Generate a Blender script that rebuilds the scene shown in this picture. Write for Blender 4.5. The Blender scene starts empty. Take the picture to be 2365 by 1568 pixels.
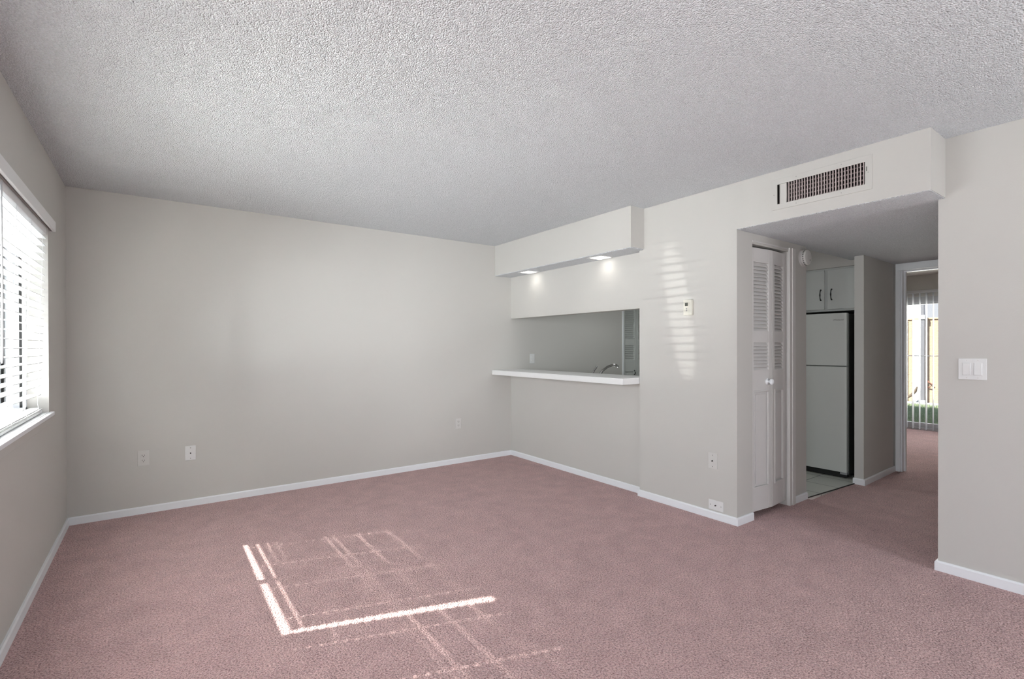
import bpy, bmesh, math, random
from mathutils import Vector, Matrix
random.seed(7)
PI = math.pi
C = bpy.context.scene.collection
SC = bpy.context.scene

# ------------------------------------------------------------------ camera
F, YAW, CY, EYE, ROLL, PITCH = 1140.35, math.radians(35.764), 804.97, 1.279, -0.0027, -0.0040
_fw0 = Vector((math.sin(YAW), math.cos(YAW), 0)); _r0 = Vector((math.cos(YAW), -math.sin(YAW), 0)); _u0 = Vector((0, 0, 1))
_fw = _fw0 * math.cos(PITCH) + _u0 * math.sin(PITCH); _u1 = _u0 * math.cos(PITCH) - _fw0 * math.sin(PITCH)
_r = _r0 * math.cos(ROLL) + _u1 * math.sin(ROLL); _u = _u1 * math.cos(ROLL) - _r0 * math.sin(ROLL)
cd = bpy.data.cameras.new('camera'); cam = bpy.data.objects.new('camera', cd); C.objects.link(cam)
m = Matrix.Identity(4)
for i in range(3):
    m[i][0] = _r[i]; m[i][1] = _u[i]; m[i][2] = -_fw[i]
m[2][3] = EYE
cam.matrix_world = m
cd.sensor_width = 36; cd.sensor_fit = 'HORIZONTAL'; cd.lens = 36 * F / 2365
cd.shift_y = (CY - 784) / 2365; cd.clip_start = 0.02; cd.clip_end = 200
SC.camera = cam

# ------------------------------------------------------------------ world, sun, exposure
SC.view_settings.view_transform = 'Standard'; SC.view_settings.look = 'None'
SC.view_settings.gamma = 1; SC.view_settings.use_curve_mapping = False
SC.view_settings.exposure = 0.67
W = bpy.data.worlds.new('sky'); SC.world = W; W.use_nodes = True
wn = W.node_tree; bg = wn.nodes['Background']
tc = wn.nodes.new('ShaderNodeTexCoord'); sx = wn.nodes.new('ShaderNodeSeparateXYZ'); rp = wn.nodes.new('ShaderNodeValToRGB')
wn.links.new(tc.outputs['Generated'], sx.inputs[0]); wn.links.new(sx.outputs['Z'], rp.inputs[0])
rp.color_ramp.elements[0].color = (0.92, 0.95, 1, 1); rp.color_ramp.elements[1].color = (0.42, 0.62, 1, 1)
wn.links.new(rp.outputs[0], bg.inputs[0]); bg.inputs[1].default_value = 2.1

def light(name, kind, loc, direction, energy, color=(1, 1, 1), **kw):
    d = bpy.data.lights.new(name, kind); d.energy = energy; d.color = color
    for k, v in kw.items(): setattr(d, k, v)
    o = bpy.data.objects.new(name, d); C.objects.link(o); o.location = loc
    o.rotation_euler = Vector(direction).to_track_quat('-Z', 'Y').to_euler()
    return o
YB_OUT = -2.05
SUN_DIR = (1, -0.335, -0.934)
light('sun', 'SUN', (-5, 3, 6), SUN_DIR, 15.0, (1, 0.95, 0.88), angle=math.radians(0.53))
# fill lamps at added openings behind the camera; daylight through the left window
light('added_fill_left', 'AREA', (-0.95, -0.65, 0.45), (1, 0.45, 0.9), 18, (0.96, 0.985, 1), shape='RECTANGLE', size=1.8, size_y=1.0)  # fill lamp outside an unseen opening added in the left wall
light('daylight_left_window', 'AREA', (-1.75, 2.7, 0.35), (1, 0.0, 0.95), 330, (0.95, 0.98, 1), shape='RECTANGLE', size=3.0, size_y=1.4)
light('daylight_left_window_oblique', 'AREA', (-1.6, 1.2, 1.3), (0.62, 0.78, 0.05), 190, (0.96, 0.985, 1), shape='RECTANGLE', size=1.6, size_y=1.2)
light('added_fill_back', 'AREA', (2.95, YB_OUT, 1.5), (-0.5, 1, 0.12), 16, (0.97, 0.985, 1), shape='RECTANGLE', size=0.9, size_y=1.0)  # fill lamp outside an unseen window opening added in the back wall
light('added_fill_kitchen', 'AREA', (4.75, 3.5, 2.38), (0, 0, -1), 5, (0.96, 1, 0.99), shape='DISK', size=0.3)  # unseen lamp added to brighten the kitchen
light('daylight_bedroom_glazing', 'AREA', (9.85, 1.9, 1.3), (-1, 0.1, -0.1), 65, (1, 0.97, 0.93), shape='RECTANGLE', size=1.7, size_y=1.7)
# low glint of the sun off a parked car outside the left window
glint = light('car_glint', 'SPOT', (-9.1, 2.5, 0.82), (12.45, 0.1, 0.75), 280, (1, 0.97, 0.93), spot_size=math.radians(11), spot_blend=0.5, shadow_soft_size=0.02)
gl2 = light('car_glint_streak', 'SPOT', (-9.1, 2.5, 0.82), (12.45, -0.11, 0.73), 1100, (1, 0.98, 0.95), spot_size=math.radians(6.4), spot_blend=0.6, shadow_soft_size=0.02)
gl2.scale = (0.17, 1, 1)
gl2.rotation_euler = (gl2.rotation_euler.to_matrix() @ Matrix.Rotation(math.radians(9.6), 3, 'Z')).to_euler()

# ------------------------------------------------------------------ materials
def mat(name, col, rough=0.6, bump=None, metal=0, emit=None, spec=0.4, var=None, coat=0):
    M = bpy.data.materials.new(name); M.use_nodes = True; nt = M.node_tree; b = nt.nodes['Principled BSDF']
    b.inputs['Base Color'].default_value = (*col, 1); b.inputs['Roughness'].default_value = rough
    b.inputs['Metallic'].default_value = metal; b.inputs['Specular IOR Level'].default_value = spec
    if coat: b.inputs['Coat Weight'].default_value = coat
    if emit:
        b.inputs['Emission Color'].default_value = (*emit[0], 1); b.inputs['Emission Strength'].default_value = emit[1]
    tcn = nt.nodes.new('ShaderNodeTexCoord')
    if var:  # (scale, amount)
        n = nt.nodes.new('ShaderNodeTexNoise'); n.inputs['Scale'].default_value = var[0]; n.inputs['Detail'].default_value = 4
        nt.links.new(tcn.outputs['Object'], n.inputs['Vector'])
        mx = nt.nodes.new('ShaderNodeMix'); mx.data_type = 'RGBA'
        k = 1 - var[1]
        mx.inputs[6].default_value = (col[0] * k, col[1] * k, col[2] * k, 1); k = 1 + var[1]
        mx.inputs[7].default_value = (min(1, col[0] * k), min(1, col[1] * k), min(1, col[2] * k), 1)
        nt.links.new(n.outputs[0], mx.inputs[0]); nt.links.new(mx.outputs[2], b.inputs['Base Color'])
    if bump:  # (scale, distance, strength)
        n = nt.nodes.new('ShaderNodeTexNoise'); n.inputs['Scale'].default_value = bump[0]; n.inputs['Detail'].default_value = 3
        nt.links.new(tcn.outputs['Object'], n.inputs['Vector'])
        bn = nt.nodes.new('ShaderNodeBump'); bn.inputs['Distance'].default_value = bump[1]; bn.inputs['Strength'].default_value = bump[2]
        nt.links.new(n.outputs[0], bn.inputs['Height']); nt.links.new(bn.outputs[0], b.inputs['Normal'])
    return M

def popcorn(name, col):
    M = bpy.data.materials.new(name); M.use_nodes = True; nt = M.node_tree; b = nt.nodes['Principled BSDF']
    b.inputs['Roughness'].default_value = 0.95; b.inputs['Specular IOR Level'].default_value = 0.1
    t = nt.nodes.new('ShaderNodeTexCoord')
    n1 = nt.nodes.new('ShaderNodeTexNoise'); n1.inputs['Scale'].default_value = 60; n1.inputs['Detail'].default_value = 2
    v = nt.nodes.new('ShaderNodeTexVoronoi'); v.feature = 'F1'; v.inputs['Scale'].default_value = 160; v.inputs['Randomness'].default_value = 1
    nt.links.new(t.outputs['Object'], n1.inputs['Vector']); nt.links.new(t.outputs['Object'], v.inputs['Vector'])
    ml = nt.nodes.new('ShaderNodeMath'); ml.operation = 'MULTIPLY_ADD'; ml.inputs[1].default_value = -1.3
    nt.links.new(v.outputs['Distance'], ml.inputs[0]); nt.links.new(n1.outputs[0], ml.inputs[2])
    bn = nt.nodes.new('ShaderNodeBump'); bn.inputs['Distance'].default_value = 0.0075; bn.inputs['Strength'].default_value = 1.0
    nt.links.new(ml.outputs[0], bn.inputs['Height']); nt.links.new(bn.outputs[0], b.inputs['Normal'])
    mr = nt.nodes.new('ShaderNodeMapRange'); mr.inputs[1].default_value = 0.35; mr.inputs[2].default_value = 0.65
    n3 = nt.nodes.new('ShaderNodeTexNoise'); n3.inputs['Scale'].default_value = 130; n3.inputs['Detail'].default_value = 3; nt.links.new(t.outputs['Object'], n3.inputs['Vector'])
    nt.links.new(n3.outputs[0], mr.inputs[0])
    mx = nt.nodes.new('ShaderNodeMix'); mx.data_type = 'RGBA'
    mx.inputs[6].default_value = (col[0] * .86, col[1] * .86, col[2] * .86, 1); mx.inputs[7].default_value = (*col, 1)
    nt.links.new(mr.outputs[0], mx.inputs[0]); nt.links.new(mx.outputs[2], b.inputs['Base Color'])
    return M

def carpet(name):
    M = bpy.data.materials.new(name); M.use_nodes = True; nt = M.node_tree; b = nt.nodes['Principled BSDF']; L = nt.links
    b.inputs['Roughness'].default_value = 1; b.inputs['Specular IOR Level'].default_value = 0.05
    b.inputs['Sheen Weight'].default_value = 0.25; b.inputs['Sheen Roughness'].default_value = 0.6
    t = nt.nodes.new('ShaderNodeTexCoord')
    def noise(s, d=2, r=0.5):
        n = nt.nodes.new('ShaderNodeTexNoise'); n.inputs['Scale'].default_value = s; n.inputs['Detail'].default_value = d; n.inputs['Roughness'].default_value = r
        L.new(t.outputs['Object'], n.inputs['Vector']); return n
    fine = noise(125, 5, 0.85); mid = noise(38, 2); big = noise(6.5, 6, 0.7)
    r = nt.nodes.new('ShaderNodeValToRGB'); e = r.color_ramp.elements
    e[0].position = 0.39; e[0].color = (0.20, 0.095, 0.09, 1); e[1].position = 0.49; e[1].color = (0.74, 0.465, 0.445, 1)
    x = e.new(0.60); x.color = (0.92, 0.67, 0.65, 1)
    L.new(fine.outputs[0], r.inputs[0])
    mx = nt.nodes.new('ShaderNodeMix'); mx.data_type = 'RGBA'; mx.blend_type = 'MULTIPLY'; mx.inputs[0].default_value = 1
    r2 = nt.nodes.new('ShaderNodeValToRGB'); r2.color_ramp.elements[0].position = 0.3; r2.color_ramp.elements[0].color = (0.78, 0.77, 0.78, 1)
    r2.color_ramp.elements[1].position = 0.7; r2.color_ramp.elements[1].color = (1, 1, 1, 1)
    L.new(big.outputs[0], r2.inputs[0]); L.new(r.outputs[0], mx.inputs[6]); L.new(r2.outputs[0], mx.inputs[7]); L.new(mx.outputs[2], b.inputs['Base Color'])
    a = nt.nodes.new('ShaderNodeMath'); a.operation = 'MULTIPLY_ADD'; a.inputs[1].default_value = 0.5
    vo = nt.nodes.new('ShaderNodeTexVoronoi'); vo.inputs['Scale'].default_value = 130; L.new(t.outputs['Object'], vo.inputs['Vector'])
    inv = nt.nodes.new('ShaderNodeMath'); inv.operation = 'MULTIPLY_ADD'; inv.inputs[1].default_value = -1.0; inv.inputs[2].default_value = 1.0
    L.new(vo.outputs['Distance'], inv.inputs[0])
    L.new(mid.outputs[0], a.inputs[0]); L.new(inv.outputs[0], a.inputs[2])
    bn = nt.nodes.new('ShaderNodeBump'); bn.inputs['Distance'].default_value = 0.009; bn.inputs['Strength'].default_value = 1.0
    L.new(a.outputs[0], bn.inputs['Height']); L.new(bn.outputs[0], b.inputs['Normal'])
    return M

def tiles(name):
    M = bpy.data.materials.new(name); M.use_nodes = True; nt = M.node_tree; b = nt.nodes['Principled BSDF']
    t = nt.nodes.new('ShaderNodeTexCoord'); br = nt.nodes.new('ShaderNodeTexBrick'); br.offset = 0
    br.inputs['Color1'].default_value = (0.60, 0.61, 0.56, 1); br.inputs['Color2'].default_value = (0.57, 0.58, 0.54, 1); br.inputs['Mortar'].default_value = (0.2, 0.2, 0.19, 1)
    br.inputs['Scale'].default_value = 1; br.inputs['Mortar Size'].default_value = 0.005
    br.inputs['Brick Width'].default_value = 0.31; br.inputs['Row Height'].default_value = 0.31
    nt.links.new(t.outputs['Object'], br.inputs['Vector']); nt.links.new(br.outputs[0], b.inputs['Base Color'])
    b.inputs['Roughness'].default_value = 0.3
    return M

WALL = (0.60, 0.585, 0.555)
M_wall = mat('wall_paint', WALL, 0.75, bump=(220, 0.001, 0.35), spec=0.25, var=(1.5, 0.015))
M_ceil = popcorn('popcorn_texture', (0.90, 0.925, 0.95))
M_carp = carpet('pink_carpet')
M_tile = tiles('kitchen_tile')
M_trim = mat('white_trim', (0.88, 0.90, 0.925), 0.35, bump=(60, 0.0006, 0.2))
M_plate = mat('white_plastic', (0.78, 0.78, 0.775), 0.3, bump=(300, 0.0002, 0.1))
M_plate2 = mat('painted_plate', (0.66, 0.645, 0.62), 0.5, bump=(300, 0.0003, 0.2))
M_dark = mat('dark_slot', (0.02, 0.02, 0.02), 0.6, var=(50, 0.2))
M_screw = mat('screw_metal', (0.35, 0.34, 0.33), 0.4, metal=0.6, var=(80, 0.1))
M_door = mat('door_paint', (0.68, 0.66, 0.645), 0.45, bump=(80, 0.0006, 0.25))
M_slat = mat('blind_white', (0.86, 0.86, 0.86), 0.4, bump=(150, 0.0003, 0.1))
M_cord = mat('blind_cord', (0.8, 0.8, 0.79), 0.8, bump=(800, 0.0003, 0.4))
M_wand = mat('grey_acrylic', (0.45, 0.45, 0.46), 0.2, var=(20, 0.05))
M_vinyl = mat('window_vinyl', (0.78, 0.8, 0.84), 0.3, var=(10, 0.02))
M_alu = mat('aluminium_frame', (0.50, 0.51, 0.53), 0.4, metal=0.5, var=(10, 0.05))
M_counter = mat('laminate_counter', (0.70, 0.71, 0.71), 0.35, var=(9, 0.05))
M_ledge = mat('ledge_white', (0.84, 0.84, 0.835), 0.35, bump=(60, 0.0004, 0.2), var=(14, 0.02))
M_cab = mat('cabinet_paint', (0.62, 0.64, 0.62), 0.4, bump=(60, 0.0004, 0.2))
M_fridge = mat('fridge_enamel', (0.70, 0.72, 0.69), 0.3, bump=(400, 0.0003, 0.2), coat=0.2)
M_fside_shade = mat('fridge_side_shade', (0.055, 0.055, 0.05), 0.45, var=(10, 0.1))  # near-black colour stands in for shade on the fridge side
M_gask = mat('grey_gasket', (0.32, 0.32, 0.31), 0.6, var=(10, 0.1))
M_black = mat('black_iron', (0.03, 0.03, 0.03), 0.4, metal=0.4, var=(30, 0.2))
M_chrome = mat('chrome', (0.55, 0.55, 0.55), 0.12, metal=1, var=(10, 0.03))
M_vent = mat('vent_metal', (0.62, 0.53, 0.52), 0.45, metal=0.2, var=(20, 0.06))
M_lens = mat('light_lens', (0.9, 0.9, 0.88), 0.4, emit=((1, 0.97, 0.93), 2.5), var=(5, 0.01))
M_lcd = mat('lcd_screen', (0.10, 0.105, 0.09), 0.25, var=(50, 0.1))
M_therm = mat('thermostat_plastic', (0.72, 0.70, 0.62), 0.4, var=(30, 0.02))
M_vane = mat('vane_vinyl', (0.62, 0.64, 0.66), 0.5, var=(20, 0.03))
M_stucco = mat('orange_stucco', (0.235, 0.165, 0.112), 0.9, bump=(25, 0.02, 0.6), var=(6, 0.12))
M_white_ext = mat('white_exterior', (0.28, 0.28, 0.28), 0.8, bump=(30, 0.01, 0.3), var=(3, 0.04))
M_grey_ext = mat('grey_exterior', (0.17, 0.175, 0.18), 0.8, bump=(30, 0.01, 0.3), var=(3, 0.06))
M_grass = mat('grass_blades', (0.17, 0.205, 0.12), 0.9, bump=(90, 0.03, 0.8), var=(30, 0.4))
M_conc = mat('concrete', (0.36, 0.355, 0.35), 0.9, bump=(60, 0.004, 0.4), var=(4, 0.08))
M_wood = mat('brown_wood', (0.05, 0.035, 0.02), 0.7, bump=(30, 0.004, 0.4), var=(12, 0.3))
M_post = mat('post_paint', (0.065, 0.065, 0.072), 0.6, bump=(20, 0.002, 0.3), var=(8, 0.08))
M_inside = mat('duct_dark', (0.03, 0.022, 0.02), 0.9, var=(10, 0.2))

def glass(name):
    M = bpy.data.materials.new(name); M.use_nodes = True; nt = M.node_tree; nt.nodes.remove(nt.nodes['Principled BSDF'])
    o = nt.nodes['Material Output']; tr = nt.nodes.new('ShaderNodeBsdfTransparent'); gl = nt.nodes.new('ShaderNodeBsdfGlossy')
    gl.inputs['Roughness'].default_value = 0.02; fr = nt.nodes.new('ShaderNodeFresnel'); fr.inputs[0].default_value = 1.3
    tr.inputs[0].default_value = (0.97, 0.985, 0.98, 1)
    mx = nt.nodes.new('ShaderNodeMixShader'); nt.links.new(fr.outputs[0], mx.inputs[0]); nt.links.new(tr.outputs[0], mx.inputs[1]); nt.links.new(gl.outputs[0], mx.inputs[2])
    nt.links.new(mx.outputs[0], o.inputs[0]); return M
M_glass = glass('window_glass')

# ------------------------------------------------------------------ mesh helpers
class MB:
    def __init__(s): s.bm = bmesh.new()
    def box(s, x0, x1, y0, y1, z0, z1, bev=0, rot=None):
        r = bmesh.ops.create_cube(s.bm, size=1); v = r['verts']
        c = Vector(((x0 + x1) / 2, (y0 + y1) / 2, (z0 + z1) / 2))
        for q in v:
            q.co = Vector((q.co.x * (x1 - x0), q.co.y * (y1 - y0), q.co.z * (z1 - z0)))
        if bev:
            es = list({e for q in v for e in q.link_edges})
            rr = bmesh.ops.bevel(s.bm, geom=es, offset=bev, segments=2, affect='EDGES', profile=0.6)
            v = list({q for f in rr['faces'] for q in f.verts} | {q for q in v if q.is_valid})
        for q in v:
            q.co = (rot @ q.co if rot else q.co) + c
        return s
    def cyl(s, p0, p1, r0, r1=None, n=20, caps=True):
        p0 = Vector(p0); p1 = Vector(p1); d = p1 - p0; r1 = r0 if r1 is None else r1
        rr = bmesh.ops.create_cone(s.bm, cap_ends=caps, segments=n, radius1=r0, radius2=r1, depth=d.length)
        q = Vector((0, 0, 1)).rotation_difference(d.normalized()).to_matrix()
        for v in rr['verts']: v.co = q @ v.co + (p0 + p1) / 2
        return s
    def tube(s, pts, r, n=10):
        pts = [Vector(p) for p in pts]; rings = []
        rad = r if isinstance(r, (list, tuple)) else [r] * len(pts)
        up = Vector((0, 0, 1))
        for i, p in enumerate(pts):
            d = (pts[min(i + 1, len(pts) - 1)] - pts[max(i - 1, 0)]).normalized()
            a = d.cross(up)
            if a.length < 0.05: a = d.cross(Vector((0, 1, 0)))
            a.normalize(); b = d.cross(a).normalized()
            rings.append([s.bm.verts.new(p + (a * math.cos(2 * PI * k / n) + b * math.sin(2 * PI * k / n)) * rad[i]) for k in range(n)])
        for i in range(len(rings) - 1):
            for k in range(n):
                s.bm.faces.new((rings[i][k], rings[i][(k + 1) % n], rings[i + 1][(k + 1) % n], rings[i + 1][k]))
        s.bm.faces.new(rings[0][::-1]); s.bm.faces.new(rings[-1]); return s
    def lathe(s, prof, axis='y', n=28, c=(0, 0, 0)):  # prof: (radius, along axis)
        rings = []
        for r, h in prof:
            ring = []
            for k in range(n):
                a = 2 * PI * k / n; u, w = r * math.cos(a), r * math.sin(a)
                ring.append(s.bm.verts.new(Vector(c) + (Vector((u, h, w)) if axis == 'y' else Vector((u, w, h)))))
            rings.append(ring)
        for i in range(len(rings) - 1):
            for k in range(n):
                s.bm.faces.new((rings[i][k], rings[i][(k + 1) % n], rings[i + 1][(k + 1) % n], rings[i + 1][k]))
        s.bm.faces.new(rings[0]); s.bm.faces.new(rings[-1][::-1]); return s
    def prism(s, pts, axis, a0, a1):  # pts 2d polygon, extruded along axis
        def P(p, a): return Vector((a, p[0], p[1])) if axis == 'x' else Vector((p[0], a, p[1])) if axis == 'y' else Vector((p[0], p[1], a))
        A = [s.bm.verts.new(P(p, a0)) for p in pts]; B = [s.bm.verts.new(P(p, a1)) for p in pts]
        s.bm.faces.new(A); s.bm.faces.new(B[::-1])
        for i in range(len(pts)):
            j = (i + 1) % len(pts); s.bm.faces.new((A[i], B[i], B[j], A[j]))
        return s
    def build(s, name, m, parent=None, off=None, smooth=False, loc=None, bevel=0):
        bmesh.ops.recalc_face_normals(s.bm, faces=s.bm.faces)
        if off is not None:
            for v in s.bm.verts: v.co -= Vector(off)
        me = bpy.data.meshes.new(name); s.bm.to_mesh(me); s.bm.free(); me.materials.append(m)
        o = bpy.data.objects.new(name, me); C.objects.link(o)
        if smooth:
            for p in me.polygons: p.use_smooth = True
        if parent: o.parent = parent
        if loc: o.location = loc
        if bevel:
            b = o.modifiers.new('bevel', 'BEVEL'); b.width = bevel; b.segments = 2; b.limit_method = 'ANGLE'
        return o
def tag(o, label, cat, group=None):
    o['label'] = label; o['category'] = cat
    if group: o['group'] = group
    return o
def struct(o, label=None):
    o['kind'] = 'structure'
    if label: o['label'] = label
    return o
def empty(name, loc=(0, 0, 0), rz=0):
    o = bpy.data.objects.new(name, None); C.objects.link(o); o.location = loc; o.rotation_euler = (0, 0, rz); o.empty_display_size = 0.05; return o
def thing(name, label, cat, loc=(0, 0, 0), rz=0, group=None): return tag(empty(name, loc, rz), label, cat, group)
RX = -PI / 2   # turns local -Y (the face) to world -X

# ------------------------------------------------------------------ room shell
H = 2.44; XW = -0.526; YA = 4.75; XP = 3.348; XB = 3.408; XS = 3.607; YB = -1.85; XD = 6.12; XE = 9.4; HZ = 2.11
WY0, WY1, WZ0, WZ1 = 1.42, 4.04, 0.87, 2.0    # left window opening
b = MB()
b.box(XW - 0.2, 4.41, YB - 0.1, 1.913, -0.1, 0).box(4.41, 6.2, YB - 0.1, 1.87, -0.1, 0).box(XW - 0.2, XB + 0.05, 1.913, YA + 0.1, -0.1, 0).box(6.2, XE + 0.05, -1.6, 4.0, -0.1, 0)
b.box(XB + 0.05, 4.41, 1.913, 2.78, -0.1, 0)
struct(b.build('floor', M_carp), 'dusty pink cut pile carpet running from the living room into the hall')
b = MB(); b.prism([(4.41, 1.915), (5.25, 1.850), (5.25, 1.872), (6.2, 1.872), (6.2, 2.78), (4.41, 2.78)], 'z', -0.1, 0.004).box(XB + 0.05, 6.2, 2.78, YA + 0.7, -0.1, 0.004)
struct(b.build('kitchen_floor', M_tile), 'pale square kitchen floor tiles with dark grout')
b = MB(); b.box(XW - 0.3, XS + 0.2, YB - 0.1, YA + 0.1, H, H + 0.1)
struct(b.build('ceiling', M_ceil), 'white popcorn textured living room ceiling')
b = MB(); b.box(XP + 0.003, XS + 0.003, 0.834, 1.911, HZ - 0.004, HZ + 0.02).box(XS + 0.003, XD + 0.05, 0.80, 1.96, HZ - 0.004, HZ + 0.1)
struct(b.build('hall_ceiling', M_ceil), 'lower popcorn textured ceiling over the hallway')
b = MB(); b.box(XS + 0.2, 6.3, 1.96, YA + 0.7, H, H + 0.1).box(XD + 0.05, XE + 0.1, -1.6, 4.0, 2.345, 2.48)
struct(b.build('rear_ceiling', M_wall))
b = MB(); b.box(-1.0, 9.75, -2.1, 5.6, H + 0.1, H + 0.3).box(-3.2, -1.0, -3.2, 0.9, H + 0.1, H + 0.3)  # second slab is an unseen overhang added to block sun at the opening
struct(b.build('roof', M_grey_ext))
# left (window) wall
b = MB(); x0, x1 = XW - 0.19, XW
b.box(x0, x1, YB, -1.6, 0, H).box(x0, x1, 0.35, WY0, 0, H).box(x0, x1, -1.6, 0.35, 2.12, H).box(x0, x1, WY1, YA + 0.1, 0, H).box(x0, x1, WY0, WY1, 0, WZ0).box(x0, x1, WY0, WY1, WZ1, H)  # gap behind the camera is added to admit the fill lamp
struct(b.build('wall_left', M_wall), 'greige window wall at the left')
# far wall, continuing into the kitchen, with the pantry opening
b = MB(); b.box(XW, 5.37, YA, YA + 0.12, 0, H).box(5.37, 5.95, YA, YA + 0.12, 2.03, H).box(5.95, 6.2, YA, YA + 0.12, 0, H)
struct(b.build('wall_far', M_wall), 'long greige far wall with three outlet plates')
b = MB(); b.box(5.3, 6.2, YA + 0.6, YA + 0.7, 0, H).box(5.25, 5.3, YA + 0.12, YA + 0.7, 0, H)
struct(b.build('wall_pantry', M_wall))
# pass-through wall, pier and header
b = MB(); b.box(XB, XB + 0.11, 2.83, YA, 0, 0.955).box(XB, XB + 0.11, 2.83, YA, 1.608, H)
struct(b.build('wall_pass_through', M_wall), 'greige wall around the kitchen pass-through opening')
b = MB(); b.box(XP, XP + 0.12, 1.913, 2.785, 0, H).box(XB, XB + 0.11, 2.785, 2.83, 0, H)
b.box(XP + 0.12, 3.556, 1.913, 2.03, 0, H).box(4.10, 4.41, 1.913, 2.03, 0, H).box(3.556, 4.10, 1.913, 2.03, 2.03, H)
b.box(4.31, 4.41, 2.03, 2.79, 0, H).box(XB + 0.11, 4.31, 2.69, 2.79, 0, H)
struct(b.build('wall_pier', M_wall), 'greige wall block beside the hallway carrying the thermostat, closet behind')
b = MB()
# cut for the vent is a recessed box: build header as four boxes round the register
b.bm.free(); b = MB(); vy0, vy1, vz0, vz1 = 1.128, 1.632, 2.215, 2.348
b.box(XP, XS + 0.05, 0.831, 1.913, HZ, vz0).box(XP, XS + 0.05, 0.831, 1.913, vz1, H).box(XP, XS + 0.05, 0.831, vy0, vz0, vz1).box(XP, XS + 0.05, vy1, 1.913, vz0, vz1)
struct(b.build('wall_header', M_wall), 'greige duct header above the hallway opening')
b = MB(); b.box(3.181, XB, 2.734, YA, 2.101, H)
struct(b.build('wall_soffit', M_wall), 'boxed soffit with two recessed lights above the pass-through')
b = MB()
lights_y = (4.27, 3.20); lx0, lx1, lh = 3.235, 3.375, 0.075
ys = [2.734, lights_y[1] - lh, lights_y[1] + lh, lights_y[0] - lh, lights_y[0] + lh, YA]
b.box(3.183, lx0, 2.736, YA, 2.093, 2.101).box(lx1, XB, 2.736, YA, 2.093, 2.101)
for a, c in ((2.736, ys[1]), (ys[2], ys[3]), (ys[4], YA)): b.box(lx0, lx1, a, c, 2.093, 2.101)
struct(b.build('soffit_underside', M_ceil))
# switch wall and hall right wall
b = MB(); b.box(XS, XS + 0.115, YB, 0.862, 0, H).box(XS + 0.115, XD, 0.745, 0.862, 0, H)
struct(b.build('wall_right', M_wall), 'greige wall at the right carrying the double switch')
# hall left wall beyond kitchen doorway
b = MB(); b.prism([(5.245, 1.782), (6.08, 1.806), (6.08, 1.885), (5.245, 1.857)], 'z', 0, H)
struct(b.build('wall_hall', M_wall), 'short hallway wall between refrigerator alcove and bedroom door')
# end wall with bedroom doorway
DY0, DY1, DZ = 0.93, 1.757, 2.038
b = MB(); b.box(XD, XD + 0.11, DY1 + 0.02, 1.95, 0, H).box(XD, XD + 0.11, 0.7, DY0, 0, H).box(XD, XD + 0.11, DY0, DY1 + 0.02, DZ + 0.02, H)
struct(b.build('wall_bedroom_door', M_wall))
b = MB(); b.box(6.08, 6.18, 1.872, YA + 0.7, 0, H)
struct(b.build('wall_kitchen_rear', M_wall))
# bedroom
OY0, OY1, OZ = 1.25, 3.15, 2.02
b = MB(); b.box(XE, XE + 0.15, -1.6, OY0, 0, 2.5).box(XE, XE + 0.15, OY1, 4.0, 0, 2.5).box(XE, XE + 0.15, OY0, OY1, OZ, 2.5)
struct(b.build('wall_bedroom_far', M_wall), 'bedroom wall above the patio door')
b = MB(); b.box(6.18, XE, 3.9, 4.0, 0, 2.5).box(XD, XE, -1.7, -1.6, 0, 2.5)
struct(b.build('wall_bedroom_side', M_wall))
b = MB(); b.box(XD, XD + 0.11, -1.6, 0.7, 0, 2.5)
struct(b.build('wall_bedroom_near', M_wall))
# wall behind the camera; opening added to let fill light in
b = MB(); b.box(XW - 0.2, 2.45, YB - 0.1, YB, 0, H).box(3.45, XS, YB - 0.1, YB, 0, H).box(2.45, 3.45, YB - 0.1, YB, 0, 0.9).box(2.45, 3.45, YB - 0.1, YB, 2.1, H)
struct(b.build('wall_back', M_wall))

# baseboards: flat board with eased top edge
def base(name, segs, label=None):
    b = MB()
    for (ax, ay, bx, by, nx, ny, z) in segs:   # run a->b, normal n, 12 mm thick
        t = 0.013; L = math.hypot(bx - ax, by - ay)
        prof = [(0, 0), (t, 0), (t, z - 0.008), (t - 0.005, z), (0, z)]
        A = []; B = []
        for (d, h) in prof:
            A.append(b.bm.verts.new((ax + nx * d, ay + ny * d, h))); B.append(b.bm.verts.new((bx + nx * d, by + ny * d, h)))
        b.bm.faces.new(A); b.bm.faces.new(B[::-1])
        for i in range(5):
            j = (i + 1) % 5; b.bm.faces.new((A[i], B[i], B[j], A[j]))
    return struct(b.build(name, M_trim), label)
bz = 0.056
base('baseboard_left', [(XW, YB, XW, YA, 1, 0, bz)], 'white baseboard under the window wall')
base('baseboard_far', [(XW, YA, XB, YA, 0, -1, bz)], 'white baseboard along the far wall')
base('baseboard_pass_through', [(XB, YA, XB, 2.785, -1, 0, bz)], 'white baseboard under the pass-through')
base('baseboard_pier', [(XP, 2.785, XP, 1.913, -1, 0, bz), (XP - 0.013, 1.913, 3.556, 1.913, 0, -1, bz), (XB - 0.013, 2.785, XP - 0.013, 2.785, 0, 1, bz)], 'white baseboard around the pier')
base('baseboard_kitchen_door', [(4.185, 1.913, 4.41, 1.913, 0, -1, bz)], 'short white baseboard between closet and kitchen doorway')
base('baseboard_hall', [(5.245, 1.866, 5.245, 1.782, -1, 0, bz), (5.232, 1.782, XD - 0.02, 1.806, 0, -1, bz)], 'white baseboard wrapping the short hallway wall')
base('baseboard_right', [(XS, YB, XS, 0.862, -1, 0, bz), (XS - 0.013, 0.862, XD, 0.862, 0, 1, bz)], 'white baseboard under the double switch wall')

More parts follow.
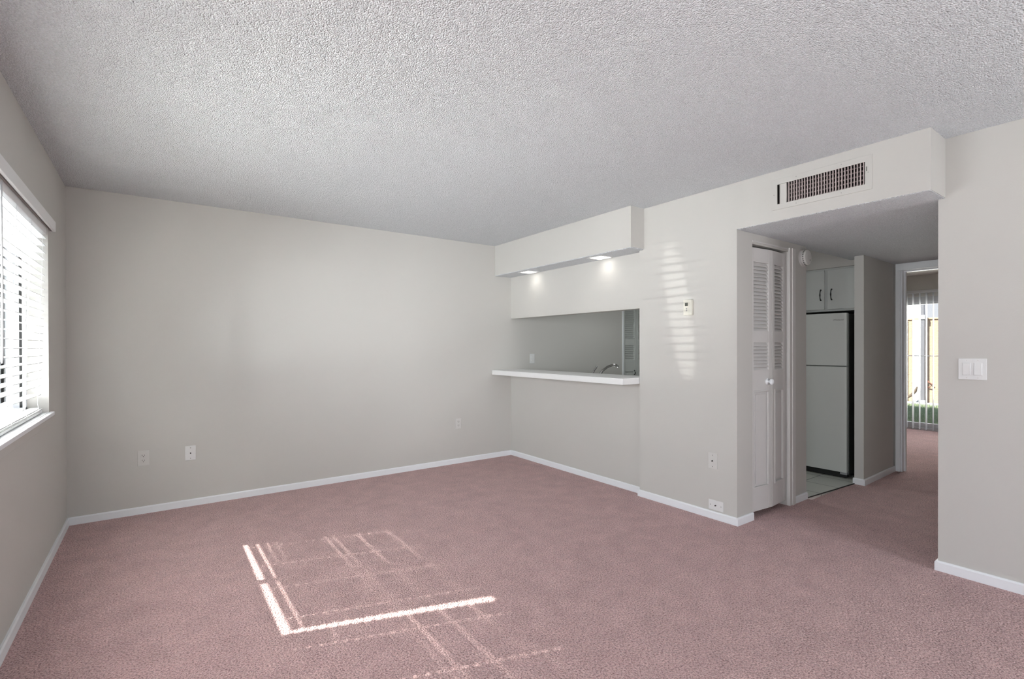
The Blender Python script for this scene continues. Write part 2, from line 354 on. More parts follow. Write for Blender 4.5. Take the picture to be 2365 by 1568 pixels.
# bedroom door casing
b = MB(); cw = 0.065
b.box(XD - 0.018, XD, DY1, DY1 + 0.04, 0, DZ, 0.003).box(XD - 0.018, XD, DY0 - cw, DY0, 0, DZ, 0.003).box(XD - 0.018, XD, DY0 - cw, DY1 + 0.04, DZ, DZ + 0.07, 0.003)
b.box(XD, XD + 0.11, DY1 - 0.012, DY1 + 0.02, 0, DZ).box(XD, XD + 0.11, DY0 - 0.02, DY0 + 0.012, 0, DZ).box(XD, XD + 0.11, DY0, DY1, DZ, DZ + 0.02)
b.box(XD + 0.05, XD + 0.085, DY1 - 0.025, DY1 - 0.01, 0, DZ - 0.013).box(XD + 0.05, XD + 0.085, DY0 + 0.012, DY1 - 0.012, DZ - 0.013, DZ)
struct(b.build('trim_1', M_trim), 'white casing around the bedroom doorway')
# closet casing: right leg and thin head
b = MB(); b.box(4.098, 4.135, 1.898, 1.925, 0, 2.06, 0.003).box(4.135, 4.185, 1.893, 1.913, 0, 2.06, 0.003).box(3.556, 4.13, 1.908, 1.913, 2.045, 2.058, 0.002)
struct(b.build('trim_2', M_door), 'painted casing around the closet doors')
b = MB(); b.box(5.34, 5.368, YA - 0.012, YA + 0.02, 0, 2.06, 0.002).box(5.34, 6.0, YA - 0.012, YA, 2.03, 2.07)
struct(b.build('trim_3', M_trim), 'pale casing at the kitchen pantry doors')
# metal edge strip where carpet meets tile
b = MB(); b.prism([(4.41, 1.909), (5.235, 1.850), (5.235, 1.857), (4.41, 1.916)], 'z', 0, 0.007)
struct(b.build('trim_4', M_dark), 'thin strip between carpet and kitchen tile')

# ------------------------------------------------------------------ louvred bifold doors
def louvre_panel(root, off, w, h, knob=None, rot=0, loc=(0, 0, 0), thick=0.028, mm=None, secs=None):
    """panel in local coords: x 0..w, front at y=0 facing -Y, z 0..h"""
    b = MB(); st = 0.042; t = thick; mm = mm or M_door
    b.box(0, st, 0, t, 0, h, 0.002).box(w - st, w, 0, t, 0, h, 0.002)
    rails = [(h - 0.105, h), (1.26, 1.345), (0.90, 1.05), (0, 0.17)]
    for a, c in rails: b.box(st, w - st, 0.001, t - 0.001, a, c)
    def louv(z0, z1, pitch=0.0265):
        n = max(1, round((z1 - z0) / pitch)); p = (z1 - z0) / n
        for i in range(n):
            zc = z0 + p * (i + 0.5)
            R = Matrix.Rotation(math.radians(55), 3, 'X')
            b.box(st - 0.003, w - st + 0.003, t / 2 - 0.0175, t / 2 + 0.0175, zc - 0.0028, zc + 0.0028, rot=R)
    louv(1.345, h - 0.105); louv(1.05, 1.26)
    # lower panel with raised moulding
    b.box(st, w - st, 0.012, t - 0.006, 0.17, 0.90)
    k = 0.012
    b.box(st, w - st, -0.004, 0.012, 0.17, 0.17 + k, 0.003).box(st, w - st, -0.004, 0.012, 0.90 - k, 0.90, 0.003)
    b.box(st, st + k, -0.004, 0.012, 0.17 + k, 0.90 - k, 0.003).box(w - st - k, w - st, -0.004, 0.012, 0.17 + k, 0.90 - k, 0.003)
    k2 = 0.028
    b.box(st + k2, w - st - k2, 0.004, 0.012, 0.17 + k2, 0.90 - k2, 0.003)
    o = b.build('door_panel', mm, root); o.location = loc; o.rotation_euler = (0, 0, rot)
    if knob and knob[2]:
        q = MB(); q.tube([(0, 0, -0.03), (0.004, -0.012, -0.026), (0.009, -0.02, 0), (0.004, -0.012, 0.026), (0, 0, 0.03)], 0.006, 8)
        q.build('pull', M_black, o, loc=(knob[0], 0, knob[1]))
    elif knob:
        q = MB(); q.lathe([(0.026, 0), (0.026, -0.004), (0.010, -0.008), (0.009, -0.018), (0.020, -0.026), (0.023, -0.034), (0.019, -0.041), (0.006, -0.044)])
        q.build('knob', M_trim if not knob[2] else M_black, o, smooth=True, loc=(knob[0], 0, knob[1]))
    return o
cl = struct(empty('door_1', (3.556, 1.93, 0.045)), 'painted louvred bifold closet door with one round knob beside the hallway opening')
a1 = math.atan2(-0.024, 0.272); a2 = math.atan2(0.022, 0.256)
louvre_panel(cl, None, 0.271, 1.966, (0.213, 0.963, 0), a1, (0.003, 0, 0))
louvre_panel(cl, None, 0.250, 1.966, None, a2, (0.277, -0.0245, 0))
b = MB(); b.box(3.56, 4.095, 1.985, 2.0, 2.018, 2.03); b.build('track', M_dark, cl, off=cl.location)
kd = struct(empty('door_2', (5.372, YA + 0.012, 0.03)), 'pale louvred bifold pantry door seen through the pass-through')
louvre_panel(kd, None, 0.283, 1.99, (0.232, 0.87, 1), 0, (0, 0, 0), mm=M_cab)
louvre_panel(kd, None, 0.283, 1.99, None, 0, (0.287, 0, 0), mm=M_cab)

# ------------------------------------------------------------------ window at the left
win = struct(empty('window_1', (XW - 0.12, (WY0 + WY1) / 2, WZ0)), 'white framed window behind the slatted blinds')
fx0, fx1 = XW - 0.18, XW - 0.095
b = MB(); f = 0.030
b.box(fx0, fx1, WY0, WY0 + f, WZ0, WZ1).box(fx0, fx1, WY1 - f, WY1, WZ0, WZ1).box(fx0, fx1, WY0, WY1, WZ0, WZ0 + 0.06).box(fx0, fx1, WY0, WY1, WZ1 - 0.05, WZ1)
b.build('frame', M_vinyl, win, off=win.location)
b = MB(); b.box(-0.648, -0.636, WY1 - f - 0.0015, WY1 - f, WZ0 + 0.06, WZ1 - 0.05); b.build('weather_strip', M_dark, win, off=win.location)
b = MB(); b.box(-0.671, -0.648, WY1 - f - 0.001, WY1 - f, WZ0 + 0.06, WZ1 - 0.05); b.build('track_channel', M_alu, win, off=win.location)
for (ya, yb, dx) in ((WY0 + f, 2.10, 0.0), (2.10, 3.36, 0.02), (3.36, WY1 - f, 0.0)):
    b = MB(); xa, xb = fx0 + 0.012 + dx, fx0 + 0.034 + dx; s = 0.030
    b.box(xa, xb, ya, ya + s, WZ0 + 0.06, WZ1 - 0.05).box(xa, xb, yb - s, yb, WZ0 + 0.06, WZ1 - 0.05).box(xa, xb, ya + s, yb - s, WZ0 + 0.06, WZ0 + 0.085).box(xa, xb, ya + s, yb - s, WZ1 - 0.07, WZ1 - 0.05)
    sh = b.build('sash', M_vinyl, win, off=win.location)
    b = MB(); b.box(xa + 0.010, xa + 0.014, ya + s - 0.004, yb - s + 0.004, WZ0 + 0.082, WZ1 - 0.067)
    b.build('pane', M_glass, sh, off=win.location)
b = MB(); b.box(fx1, XW - 0.0, WY0 + 0.001, WY1 - 0.001, WZ0, WZ0 + 0.022, 0.002).box(XW, XW + 0.022, WY0 - 0.04, WY1 + 0.033, WZ0, WZ0 + 0.022, 0.004)
struct(b.build('trim_5', M_trim), 'white window stool below the slatted blinds')
b = MB(); b.box(XW, XW + 0.012, WY0 - 0.025, WY1 + 0.01, WZ0 - 0.045, WZ0, 0.003)
struct(b.build('trim_6', M_wall), 'painted apron board under the window stool')

# blinds -----------------------------------------------------------
holes1 = (2.88, 3.24, 3.57, 3.90); holes2 = (1.57, 1.90, 2.23, 2.58)
def slat_mesh(y0, y1, holes, hd=0.025, t=0.0028):
    b = MB(); hw, hl = 0.0035, 0.0095
    cr = 0.0018
    # crowned cross-section, cut into strips so the cord routes stay open
    xs = [-hd, -hl, 0, hl, hd]
    zc = lambda x: cr * (1 - (x / hd) ** 2)
    cuts = [y0] + [v for h in holes for v in (h - hw, h + hw)] + [y1]
    def slab(xa, xb, ya, yb):
        v = [b.bm.verts.new((x, y, zc(x) + dz)) for dz in (0, t) for (x, y) in ((xa, ya), (xb, ya), (xb, yb), (xa, yb))]
        for q in ((0, 1, 2, 3), (7, 6, 5, 4), (0, 4, 5, 1), (1, 5, 6, 2), (2, 6, 7, 3), (3, 7, 4, 0)): b.bm.faces.new([v[i] for i in q])
    for i in range(len(cuts) - 1):
        ya, yb = cuts[i], cuts[i + 1]
        if i % 2 == 0:
            for k in range(4): slab(xs[k], xs[k + 1], ya, yb)
        else:
            slab(xs[0], xs[1], ya, yb); slab(xs[3], xs[4], ya, yb)
    bmesh.ops.recalc_face_normals(b.bm, faces=b.bm.faces)
    me = bpy.data.meshes.new('slat'); b.bm.to_mesh(me); b.bm.free(); me.materials.append(M_slat)
    return me
TILT = {21: 3, 20: 4.5, 19: 6, 18: 5.5, 13: 6, 12: 9, 11: 6.5, 9: 8.5, 8: 7, 5: 7, 4: 8.5, 2: 6}
def blind(y0, y1, holes, label, leanx, leany, wand_y):
    xt = XW - 0.030; zt = 1.945; zb = WZ0 + 0.024
    root = thing('venetian_blind', label, 'blind', (xt, (y0 + y1) / 2, zb), group='slatted blinds in the left window')
    O = root.location
    b = MB(); b.box(xt - 0.026, xt + 0.026, y0, y1, 1.955, WZ1 - 0.002, 0.003); b.build('headrail', M_slat, root, off=O)
    me = slat_mesh(y0 - (y0 + y1) / 2, y1 - (y0 + y1) / 2, [h - (y0 + y1) / 2 for h in holes])
    n = 22 if y0 > 2.7 else 23; pitch = 0.0435; zs = 1.93
    def ctr(z):
        k = min(1, max(0, (1.93 - z) / 1.0)); return xt - leanx * k, -leany * k * k
    for i in range(n):
        z = zs - i * pitch - (0.007 if i == n - 1 and n == 22 else 0)
        o = bpy.data.objects.new('slat', me); C.objects.link(o); o.parent = root
        cx, dy = ctr(z); o.location = (cx - xt, dy, z - zb)
        o.rotation_euler = (random.uniform(-0.0025, 0.0025) - (0.009 if i == 21 and n == 22 else 0.005 if i == 20 and n == 22 else 0), math.radians(TILT.get(i, random.choice([1, 2.5, 3.5, 4.5]))), random.uniform(-0.002, 0.002))
    # slats gathered on the bottom rail
    b = MB(); b.box(-0.026, 0.026, y0 - O.y, y1 - O.y, 0, 0.016, 0.004)
    br = b.build('bottom_rail', M_slat, root); br.location = (-0.022, -0.01, 0.0)
    for i in range(3):
        o = bpy.data.objects.new('slat', me); C.objects.link(o); o.parent = root
        o.location = (-0.022 - random.uniform(-0.003, 0.006), -0.01 + random.uniform(-0.004, 0.004), 0.0175 + i * 0.0052)
        o.rotation_euler = (0, math.radians(random.uniform(-3, 3)) if i > 2 else 0, random.uniform(-0.003, 0.003))
    for h in holes:
        b = MB()
        for sgn in (-1, 1):
            pts = [(ctr(z)[0] + sgn * 0.0275, h + ctr(z)[1], z) for z in (1.955, 1.7, 1.45, 1.2, 0.99, 0.96)]
            pts += [(xt - 0.022 + sgn * 0.029, h - 0.01, 0.925), (xt - 0.022 + sgn * 0.029, h - 0.01, 0.905)]
            b.tube(pts, 0.0011, 5)
        b.build('ladder_cord', M_cord, root, off=O)
    b = MB(); b.tube([(XW + 0.006, wand_y, 1.97), (XW + 0.008, wand_y, 1.6), (XW + 0.006, wand_y, 1.24)], [0.004, 0.004, 0.005], 8)
    b.cyl((XW + 0.006, wand_y, 1.24), (XW + 0.006, wand_y, 1.215), 0.006, 0.003, 8); b.build('wand', M_wand, root, off=O)
    return root
blind(2.765, 4.022, holes1, 'white slatted blind nearest the far wall, lower slats gathered on its bottom rail', 0.026, 0.018, 2.90)
blind(1.44, 2.718, holes2, 'white slatted blind nearest the camera, mostly outside the picture at left', 0.012, 0.0, 1.58)
va = MB(); va.box(XW + 0.012, XW + 0.026, WY0 - 0.03, WY1 + 0.08, 1.991, 2.054, 0.003)
va.box(XW + 0.0, XW + 0.013, WY1 + 0.07, WY1 + 0.08, 1.993, 2.052)
tag(va.build('blind_valance', M_slat), 'long white valance board covering the top of the window blinds', 'valance')

# ------------------------------------------------------------------ wall plates
def screw(parent, x, z, y=-0.0062, m=M_screw, name='screw', r=0.0033):
    b = MB(); b.cyl((x, y - 0.0008, z), (x, y + 0.002, z), r, n=12); return b.build(name, m, parent)
def plate(root, w, h, m, t=0.006):
    b = MB(); b.box(-w / 2, w / 2, -t, 0, -h / 2, h / 2, 0.0025); return b.build('cover_plate', m, root)
def duplex(loc, rz, label, m):
    r = thing('electrical_outlet', label, 'outlet', loc, rz)
    plate(r, 0.072, 0.116, m)
    for s in (-1, 1):
        b = MB(); b.box(-0.0165, 0.0165, -0.0082, -0.004, s * 0.0195 - 0.0135, s * 0.0195 + 0.0135, 0.003)
        f = b.build('receptacle', m, r)
        b = MB()
        b.box(-0.008, -0.0055, -0.0087, -0.007, s * 0.0195 - 0.001, s * 0.0195 + 0.008).box(0.0055, 0.008, -0.0087, -0.007, s * 0.0195 - 0.001, s * 0.0195 + 0.007)
        b.cyl((0, -0.0087, s * 0.0195 - 0.0075), (0, -0.007, s * 0.0195 - 0.0075), 0.0028, n=10); b.build('slots', M_dark, f)
    screw(r, 0, 0, m=m)
    return r
def coax(loc, rz, label, m, horizontal=False):
    r = thing('cable_wall_plate', label, 'wall plate', loc, rz)
    w, h = (0.116, 0.072) if horizontal else (0.072, 0.116)
    plate(r, w, h, m)
    b = MB(); b.cyl((0, -0.005, 0), (0, -0.015, 0), 0.0048, n=12); b.build('cable_jack', M_black, r)
    for s in (-1, 1):
        screw(r, s * 0.042 if horizontal else 0, 0 if horizontal else s * 0.042, r=0.0036)
    return r
duplex((-0.085, YA, 0.427), 0, 'beige duplex outlet low on the far wall, nearest the window', M_plate2)
coax((0.22, YA, 0.428), 0, 'white cable plate with dark centre jack low on the far wall', M_plate)
duplex((2.688, YA, 0.435), 0, 'beige duplex outlet on the far wall under the bar ledge corner', M_plate2)
k = thing('wall_switch', 'small white single switch plate on the kitchen wall above the bar ledge', 'switch', (3.723, YA, 1.133), 0)
plate(k, 0.072, 0.116, M_plate)
b = MB(); b.box(-0.0165, 0.0165, -0.009, -0.004, -0.033, 0.033, 0.002); b.build('rocker', M_plate, k)
coax((XP, 2.10, 0.428), RX, 'upright cable plate with dark jack low on the pier wall', M_plate2)
coax((XP, 2.075, 0.103), RX, 'horizontal cable plate just above the pier baseboard', M_plate, True)
k = thing('double_light_switch', 'white two-gang rocker switch on the right wall', 'switch', (XS, 0.716, 1.150), RX)
plate(k, 0.116, 0.116, M_plate)
for s, a in ((-1, 4), (1, -4)):
    b = MB(); b.box(s * 0.023 - 0.018, s * 0.023 + 0.018, -0.0075, -0.0055, -0.035, 0.035, 0.001); fr = b.build('switch_frame', M_plate, k)
    b = MB(); b.box(-0.0155, 0.0155, -0.0035, 0.0035, -0.032, 0.032, 0.0015, rot=Matrix.Rotation(math.radians(a), 3, 'X')); o = b.build('rocker', M_plate, fr); o.location = (s * 0.023, -0.0075, 0)
for sx_ in (-0.023, 0.023):
    for sz_ in (-0.048, 0.048): screw(k, sx_, sz_, m=M_plate2, r=0.0026)
# thermostat
k = thing('thermostat', 'white digital thermostat with small dark screen on the pier wall', 'thermostat', (XP, 2.297, 1.577), RX)
b = MB(); b.box(-0.036, 0.036, -0.030, 0, -0.060, 0.060, 0.006); b.build('casing', M_therm, k)
b = MB(); b.box(-0.020, 0.006, -0.0312, -0.028, 0.010, 0.036); b.build('screen', M_lcd, k)
for z in (-0.010, -0.024):
    b = MB(); b.cyl((-0.006, -0.0325, z), (-0.006, -0.028, z), 0.0055, n=12); b.build('button', M_gask, k)
# smoke detector
k = thing('smoke_detector', 'round white smoke detector on the wall beside the kitchen doorway', 'smoke detector', (4.345, 1.913, 2.005), 0)
b = MB(); b.lathe([(0.070, 0), (0.070, -0.012), (0.062, -0.013)]); b.build('base', M_door, k, smooth=False)
b = MB(); b.lathe([(0.060, -0.012), (0.064, -0.022), (0.064, -0.038), (0.058, -0.046), (0.03, -0.049)], n=32); b.build('cover', M_plate2, k)
b = MB()
for i in range(24):
    a = 2 * PI * i / 24
    b.box(-0.004, 0.004, -0.0205, -0.0135, 0.0595, 0.0645)
    for v in b.bm.verts[-8:] if False else []: pass
b.bm.free(); b = MB()
for i in range(24):
    a = 2 * PI * i / 24; R = Matrix.Rotation(a, 3, 'Y'); p = R @ Vector((0, -0.030, 0.0642))
    b.box(p.x - 0.0045, p.x + 0.0045, p.y - 0.004, p.y + 0.004, p.z - 0.001, p.z + 0.001, rot=R)
b.build('air_slots', M_dark, k)
b = MB(); b.cyl((0.022, -0.047, -0.022), (0.022, -0.051, -0.022), 0.008, n=16); b.build('test_button', M_gask, k)

# ------------------------------------------------------------------ air register in the header
k = thing('air_vent', 'white framed air vent with pinkish metal fins in the header above the hallway', 'vent', (XP, (vy0 + vy1) / 2, (vz0 + vz1) / 2), RX)
w2, h2 = (vy1 - vy0) / 2, (vz1 - vz0) / 2; e = 0.034
b = MB(); t = 0.006
b.box(-w2 - e, w2 + e, -t, 0, h2 - 0.002, h2 + e, 0.002).box(-w2 - e, w2 + e, -t, 0, -h2 - e, -h2 + 0.002, 0.002).box(-w2 - e, -w2 + 0.002, -t, 0, -h2, h2).box(w2 - 0.002, w2 + e, -t, 0, -h2, h2)
b.build('frame', M_wall, k)
b = MB(); b.box(-w2 + 0.022, -w2 + 0.06, -0.003, 0.012, -h2 + 0.002, h2 - 0.002, 0.002).box(-w2 + 0.018, -w2 + 0.022, -0.005, 0.012, -h2 + 0.002, h2 - 0.002); b.build('side_plate', M_wall, k)
n = 27
for i in range(n):
    x = -w2 + 0.072 + (2 * w2 - 0.084) * i / (n - 1)
    b = MB(); b.box(x - 0.0022, x + 0.0022, 0.000, 0.018, -h2 + 0.001, h2 - 0.001, rot=Matrix.Rotation(math.radians(random.uniform(4, 14)), 3, 'Z')); b.build('fin', M_vent, k)
for i in range(5):
    z = -h2 + 2 * h2 * (i + 0.5) / 5
    b = MB(); b.box(-w2 + 0.062, w2, 0.024, 0.040, z - 0.0015, z + 0.0015, rot=Matrix.Rotation(math.radians(35), 3, 'X')); b.build('louvre', M_vent, k)
b = MB(); b.box(-w2 + 0.001, w2 - 0.001, 0.10, 0.105, -h2, h2).box(-w2, -w2 + 0.001, 0.0, 0.1, -h2, h2).box(w2 - 0.001, w2, 0.0, 0.1, -h2, h2).box(-w2, w2, 0.0, 0.1, -h2, -h2 + 0.001).box(-w2, w2, 0.0, 0.1, h2 - 0.001, h2)
b.build('duct', M_inside, k)
for (x, z) in ((-0.13, h2 + 0.02), (0.128, h2 + 0.02), (-0.13, -h2 - 0.018), (0.128, -h2 - 0.018), (-w2 - 0.018, 0), (w2 + 0.014, 0.0)):
    screw(k, x, z, r=0.0028)
b = MB(); b.box(w2 + 0.006, w2 + 0.0085, -0.0085, -0.005, 0.008, 0.034); b.build('damper_lever', M_dark, k)

# ------------------------------------------------------------------ recessed lights
for i, y in enumerate(lights_y):
    k = thing('recessed_light', ('lit square recessed light in the soffit nearest the far wall', 'lit square recessed light in the soffit nearest the thermostat')[i], 'ceiling light', ((lx0 + lx1) / 2, y, 2.093), 0, 'soffit lights above the pass-through')
    b = MB(); a = (lx1 - lx0) / 2
    for (p, q, r_, s_) in ((-a - 0.012, a + 0.012, lh - 0.004, lh + 0.014), (-a - 0.012, a + 0.012, -lh - 0.014, -lh + 0.004), (-a - 0.012, -a + 0.004, -lh, lh), (a - 0.004, a + 0.012, -lh, lh)):
        b.box(p, q, r_, s_, -0.004, 0.0)
    b.build('trim_ring', M_plate, k)
    b = MB(); b.box(-a + 0.002, a - 0.002, -lh + 0.002, lh - 0.002, 0.0005, 0.006); b.build('lens', M_lens, k)
    light('recessed_lamp', 'SPOT', ((lx0 + lx1) / 2, y, 2.083), (0.2, 0, -1), 0.4, (1, 0.95, 0.88), spot_size=math.radians(120), spot_blend=0.6, shadow_soft_size=0.04)

# ------------------------------------------------------------------ bar ledge
b = MB(); b.prism([(3.134, 2.787), (XP, 2.787), (XP + 0.06, 2.832), (3.56, 2.832), (3.56, YA - 0.002), (3.134, YA - 0.002)], 'z', 0.957, 1.011)
tag(b.build('bar_ledge', M_ledge, bevel=0.004), 'thick white bar ledge running through the pass-through to the far wall', 'ledge')

# kitchen counter, cabinet, faucet
k = thing('base_cabinet', 'kitchen sink cabinet standing behind the bar ledge', 'cabinet', (3.80, 3.75, 0.004))
O = k.location
b = MB(); b.box(3.525, 4.10, 2.80, 4.74, 0.09, 0.87).box(3.525, 4.05, 2.80, 4.74, 0.004, 0.09); b.build('body', M_cab, k, off=O)
for i in range(4):
    b = MB(); y0 = 2.82 + i * 0.475; b.box(4.10, 4.12, y0, y0 + 0.455, 0.12, 0.84, 0.004); d = b.build('door', M_cab, k, off=O)
    b = MB(); b.tube([(4.12, y0 + 0.4, 0.68), (4.145, y0 + 0.4, 0.70), (4.145, y0 + 0.4, 0.76), (4.12, y0 + 0.4, 0.78)], 0.005, 8); b.build('handle', M_black, d, off=O)
k = thing('kitchen_counter', 'pale kitchen countertop with inset sink behind the bar ledge', 'countertop', (3.80, 3.75, 0.87)); O = k.location
b = MB(); b.box(3.525, 3.68, 2.80, 4.745, 0.872, 0.912).box(4.04, 4.13, 2.80, 4.745, 0.872, 0.912).box(3.68, 4.04, 2.80, 3.22, 0.872, 0.912).box(3.68, 4.04, 3.82, 4.745, 0.872, 0.912); b.build('top', M_counter, k, off=O)
b = MB(); b.box(3.68, 4.04, 3.22, 3.82, 0.873, 0.878).box(3.68, 3.685, 3.22, 3.82, 0.873, 0.914).box(4.035, 4.04, 3.22, 3.82, 0.873, 0.914).box(3.68, 4.04, 3.22, 3.225, 0.873, 0.914).box(3.68, 4.04, 3.815, 3.82, 0.873, 0.914); b.build('sink', M_chrome, k, off=O)
k = thing('kitchen_faucet', 'dark chrome faucet with curved spout and lever handle rising above the bar ledge', 'faucet', (3.62, 3.56, 0.912)); O = k.location
b = MB(); b.box(3.595, 3.645, 3.45, 3.67, 0.9125, 0.922, 0.003); b.build('deck_plate', M_chrome, k, off=O)
b = MB(); b.tube([(3.62, 3.53, 0.92), (3.625, 3.53, 0.98), (3.66, 3.52, 1.03), (3.72, 3.505, 1.07), (3.78, 3.49, 1.088), (3.82, 3.48, 1.085), (3.838, 3.475, 1.07)], [0.016, 0.014, 0.013, 0.012, 0.012, 0.012, 0.014], 14); b.build('spout', M_chrome, k, off=O, smooth=True)
b = MB(); b.cyl((3.62, 3.63, 0.92), (3.62, 3.63, 0.98), 0.018, 0.013, 14); b.tube([(3.62, 3.63, 0.975), (3.65, 3.625, 1.03), (3.69, 3.62, 1.075)], [0.013, 0.009, 0.012], 10); b.build('lever', M_chrome, k, off=O)

# ------------------------------------------------------------------ refrigerator and cabinet above
k = thing('refrigerator', 'pale top-freezer refrigerator standing in the kitchen alcove', 'refrigerator', (5.70, 2.32, 0.004)); O = k.location
fy0, fy1 = 1.956, 2.69
b = MB(); b.box(5.412, 6.05, fy0 + 0.004, fy1 - 0.004, 0.03, 1.588, 0.006); b.build('cabinet_body', M_fside_shade, k, off=O)
b = MB(); b.box(5.385, 5.412, fy0 + 0.008, fy1 - 0.008, 0.07, 1.585); b.build('gasket', M_gask, k, off=O)
b = MB(); b.box(5.342, 5.388, fy0, fy1, 1.086, 1.595, 0.005); fd = b.build('freezer_door', M_fridge, k, off=O)
b = MB(); b.box(5.342, 5.388, fy0, fy1, 0.062, 1.076, 0.005); b.build('fridge_door', M_fridge, k, off=O)
b = MB(); b.box(5.375, 5.42, fy0 + 0.01, fy1 - 0.01, 0.008, 0.058); b.build('kick_grille', M_dark, k, off=O)
b = MB(); b.box(5.35, 5.40, fy0 + 0.002, fy0 + 0.06, 0.040, 0.062, 0.003); b.build('hinge', M_alu, k, off=O)
for (x, y) in ((5.44, fy0 + 0.04), (5.44, fy1 - 0.04), (6.02, fy0 + 0.04), (6.02, fy1 - 0.04)):
    b = MB(); b.cyl((x, y, 0.004), (x, y, 0.034), 0.016, n=10); b.build('foot', M_dark, k, off=O)
cu = bpy.data.curves.new('logo', 'FONT'); cu.body = 'Whirlpool'; cu.size = 0.022; cu.extrude = 0.0006; cu.align_x = 'CENTER'; cu.shear = 0.25
tmp = bpy.data.objects.new('logo_text', cu); C.objects.link(tmp); bpy.context.view_layer.update()
lm = bpy.data.meshes.new_from_object(tmp.evaluated_get(bpy.context.evaluated_depsgraph_get())); bpy.data.objects.remove(tmp)
lm.materials.clear(); lm.materials.append(M_screw); lo = bpy.data.objects.new('logo', lm); C.objects.link(lo); lo.parent = fd
lo.location = Vector((5.3412, 2.028, 1.522)) - O; lo.rotation_euler = (PI / 2, 0, -PI / 2)
k = thing('upper_cabinet', 'pale two-door cabinet mounted above the refrigerator', 'cabinet', (5.76, 2.30, 1.62)); O = k.location
b = MB(); b.box(5.45, 6.08, 1.875, 2.74, 1.622, 2.050); b.build('body', M_cab, k, off=O)
for (ya, yb, hy) in ((1.885, 2.158, 2.120), (2.186, 2.70, 2.218)):
    b = MB(); b.box(5.432, 5.450, ya, yb, 1.642, 2.034, 0.004); d = b.build('door', M_cab, k, off=O)
    b = MB()
    b.tube([(5.432, hy, 1.735), (5.418, hy, 1.745), (5.412, hy, 1.765), (5.410, hy, 1.787), (5.412, hy, 1.809), (5.418, hy, 1.829), (5.432, hy, 1.839)], [0.008, 0.005, 0.0045, 0.007, 0.0045, 0.005, 0.008], 8)
    b.build('handle', M_black, d, off=O)
b = MB(); b.box(5.44, 6.08, 1.872, 2.76, 2.052, H)
struct(b.build('wall_bulkhead', M_wall), 'painted bulkhead above the kitchen cabinet')

# ------------------------------------------------------------------ bedroom patio door and vertical blind
pd = struct(empty('door_3', (XE + 0.07, (OY0 + OY1) / 2, 0)), 'sliding glass patio door behind the vertical blind'); O = pd.location
b = MB(); b.box(XE + 0.03, XE + 0.12, OY0, OY0 + 0.04, 0, OZ).box(XE + 0.03, XE + 0.12, OY1 - 0.04, OY1, 0, OZ).box(XE + 0.03, XE + 0.12, OY0, OY1, OZ - 0.085, OZ).box(XE + 0.0, XE + 0.14, OY0, OY1, 0, 0.03)
b.build('frame', M_alu, pd, off=O)
for (ya, yb, x) in ((OY0 + 0.04, 2.22, XE + 0.045), (2.16, OY1 - 0.04, XE + 0.075)):
    b = MB(); s = 0.045
    b.box(x, x + 0.025, ya, ya + s, 0.03, OZ - 0.085).box(x, x + 0.025, yb - s, yb, 0.03, OZ - 0.085).box(x, x + 0.025, ya + s, yb - s, 0.03, 0.10).box(x, x + 0.025, ya + s, yb - s, OZ - 0.115, OZ - 0.085).box(x + 0.004, x + 0.021, ya + s, yb - s, 1.115, 1.127)
    q = b.build('sash', M_alu, pd, off=O)
    b = MB(); b.box(x + 0.010, x + 0.014, ya + s - 0.003, yb - s + 0.003, 0.097, OZ - 0.112); b.build('pane', M_glass, q, off=O)
vb = thing('vertical_blind', 'open white vertical blind hanging at the bedroom patio door', 'blind', (XE - 0.07, 2.2, 2.07)); O = vb.location
b = MB(); b.box(XE - 0.09, XE - 0.045, OY0 - 0.05, OY1 + 0.05, 2.068, 2.108, 0.003); b.build('headrail', M_vane, vb, off=O)
for i in range(25):
    y = 2.606 - 0.080 * i + 0.48
    if y < OY0 or y > OY1: continue
    b = MB(); b.box(-0.044, 0.044, -0.0012, 0.0012, 0.02, 2.066, rot=None)
    o = b.build('vane', M_vane, vb); o.location = (0, y - O.y, -O.z); o.rotation_euler = (0, 0, math.radians(2 + random.uniform(-2.5, 2.5)))

# ------------------------------------------------------------------ outside the bedroom
b = MB(); b.box(XE + 0.15, 9.95, -2, 8, -0.10, -0.005)
struct(b.build('patio_slab', M_conc), 'concrete strip outside the patio door')
b = MB(); b.box(9.95, 13.3, -2, 9, -0.10, -0.01)
g = tag(b.build('lawn', M_grass), 'shaded green lawn beyond the patio door', 'grass'); g['kind'] = 'stuff'
b = MB()
for i in range(9000):
    x = random.uniform(10.0, 13.3); t_ = random.uniform(0, 1); y = 2.2 + (x - 9.4) * 0.22 + t_ * (0.7 + (x - 9.4) * 0.12)
    h = random.uniform(0.03, 0.07); a = random.uniform(0, PI); dx, dy = 0.006 * math.cos(a), 0.006 * math.sin(a); l = random.uniform(-0.02, 0.02)
    v = [b.bm.verts.new(p) for p in ((x - dx, y - dy, -0.012), (x + dx, y + dy, -0.012), (x + l, y + l, h))]; b.bm.faces.new(v)
g2 = b.build('grass_blades', M_grass, g)
b = MB(); b.box(13.3, 14.0, -2, 10, -0.12, 0.0)
struct(b.build('patio_border', M_conc), 'sunlit concrete border at the foot of the stucco wall')
b = MB(); b.box(14.0, 14.2, -2, 10, 0, 1.86).box(13.97, 14.23, -2, 10, 1.86, 1.90, 0.01)
gw = tag(b.build('garden_wall', M_stucco), 'sunlit orange stucco garden wall with white pilasters across the lawn', 'garden wall')
for (ya, yb) in ((3.67, 3.79), (3.89, 4.02), (2.6, 2.72), (4.9, 5.02)):
    b = MB(); b.box(13.95, 14.0, ya, yb, 0, 1.86, 0.005); b.build('pilaster', M_white_ext, gw)
k = thing('patio_post', 'grey square post standing against the garden wall', 'post', (13.89, 3.59, 0)); O = k.location
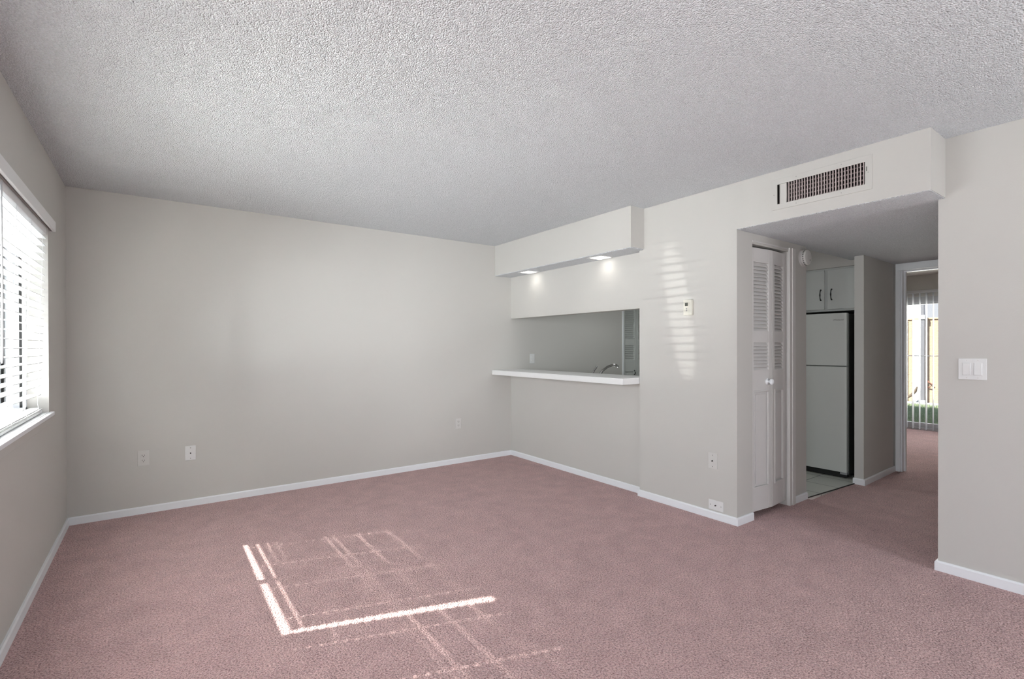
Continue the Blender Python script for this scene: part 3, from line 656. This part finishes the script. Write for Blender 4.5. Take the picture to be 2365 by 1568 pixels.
b = MB(); b.box(13.85, 13.93, 3.545, 3.635, 0.03, 1.86).box(13.865, 13.915, 3.56, 3.62, 1.86, 2.7); b.build('shaft', M_post, k, off=O)
b = MB(); b.box(13.83, 13.945, 3.53, 3.65, 0, 0.06, 0.005); b.build('base', M_grey_ext, k, off=O)
b = MB(); b.box(13.83, 13.945, 3.53, 3.65, 1.86, 1.96, 0.005); b.build('bracket', M_grey_ext, k, off=O)
k = thing('neighbouring_building', 'white and grey building rising behind the orange garden wall', 'building', (18, 5, 0)); O = k.location
b = MB(); b.box(17.5, 22, 4.55, 12, 0, 4.5); b.build('wall', M_white_ext, k, off=O)
b = MB(); b.box(17.3, 22, 0, 4.55, 0, 4.5); b.build('wall', mat('grey_siding', (0.10, 0.104, 0.115), 0.8, bump=(8, 0.01, 0.3), var=(2, 0.08)), k, off=O)
b = MB(); b.box(17.0, 22.2, -0.2, 12.2, 4.5, 4.7); b.build('roof', M_grey_ext, k, off=O)
b = MB(); b.tube([(13.75, 3.93, 0.02), (13.72, 3.84, 0.10), (13.76, 3.75, 0.17), (13.74, 3.68, 0.26), (13.76, 3.65, 0.36)], [0.03, 0.028, 0.03, 0.03, 0.012], 14)
tag(b.build('dark_curved_form', M_wood, smooth=True), 'dark curved form against the foot of the garden wall', 'form')  # dark curved tube standing in for an unidentified dark shape
b = MB(); b.tube([(13.97, 3.52, 0.50), (13.93, 3.49, 0.46), (13.92, 3.43, 0.42), (13.93, 3.46, 0.36), (13.97, 3.53, 0.34)], [0.012] * 5, 8)
tag(b.build('wall_bracket', mat('rust', (0.10, 0.04, 0.025), 0.8, var=(30, 0.2))), 'small rusty bent bracket on the garden wall right of the post', 'bracket')

# ------------------------------------------------------------------ outside the left window
b = MB(); b.box(-14, XW - 0.19, -6, 16, -0.25, -0.12)
struct(b.build('outdoor_ground', M_conc))
k = thing('house', 'grey house seen in slivers between the blind slats', 'house', (-5, 11, -0.12)); O = k.location
b = MB(); b.box(-9, -0.9, 9.0, 14, -0.12, 3.1); b.build('wall', M_grey_ext, k, off=O)
b = MB(); b.box(-9.3, -0.7, 8.6, 14.3, 3.1, 3.35); b.build('roof', M_wood, k, off=O)
b = MB(); b.box(-1.49, -1.43, 8.94, 9.0, -0.1, 3.1); b.build('downspout', M_vinyl, k, off=O)
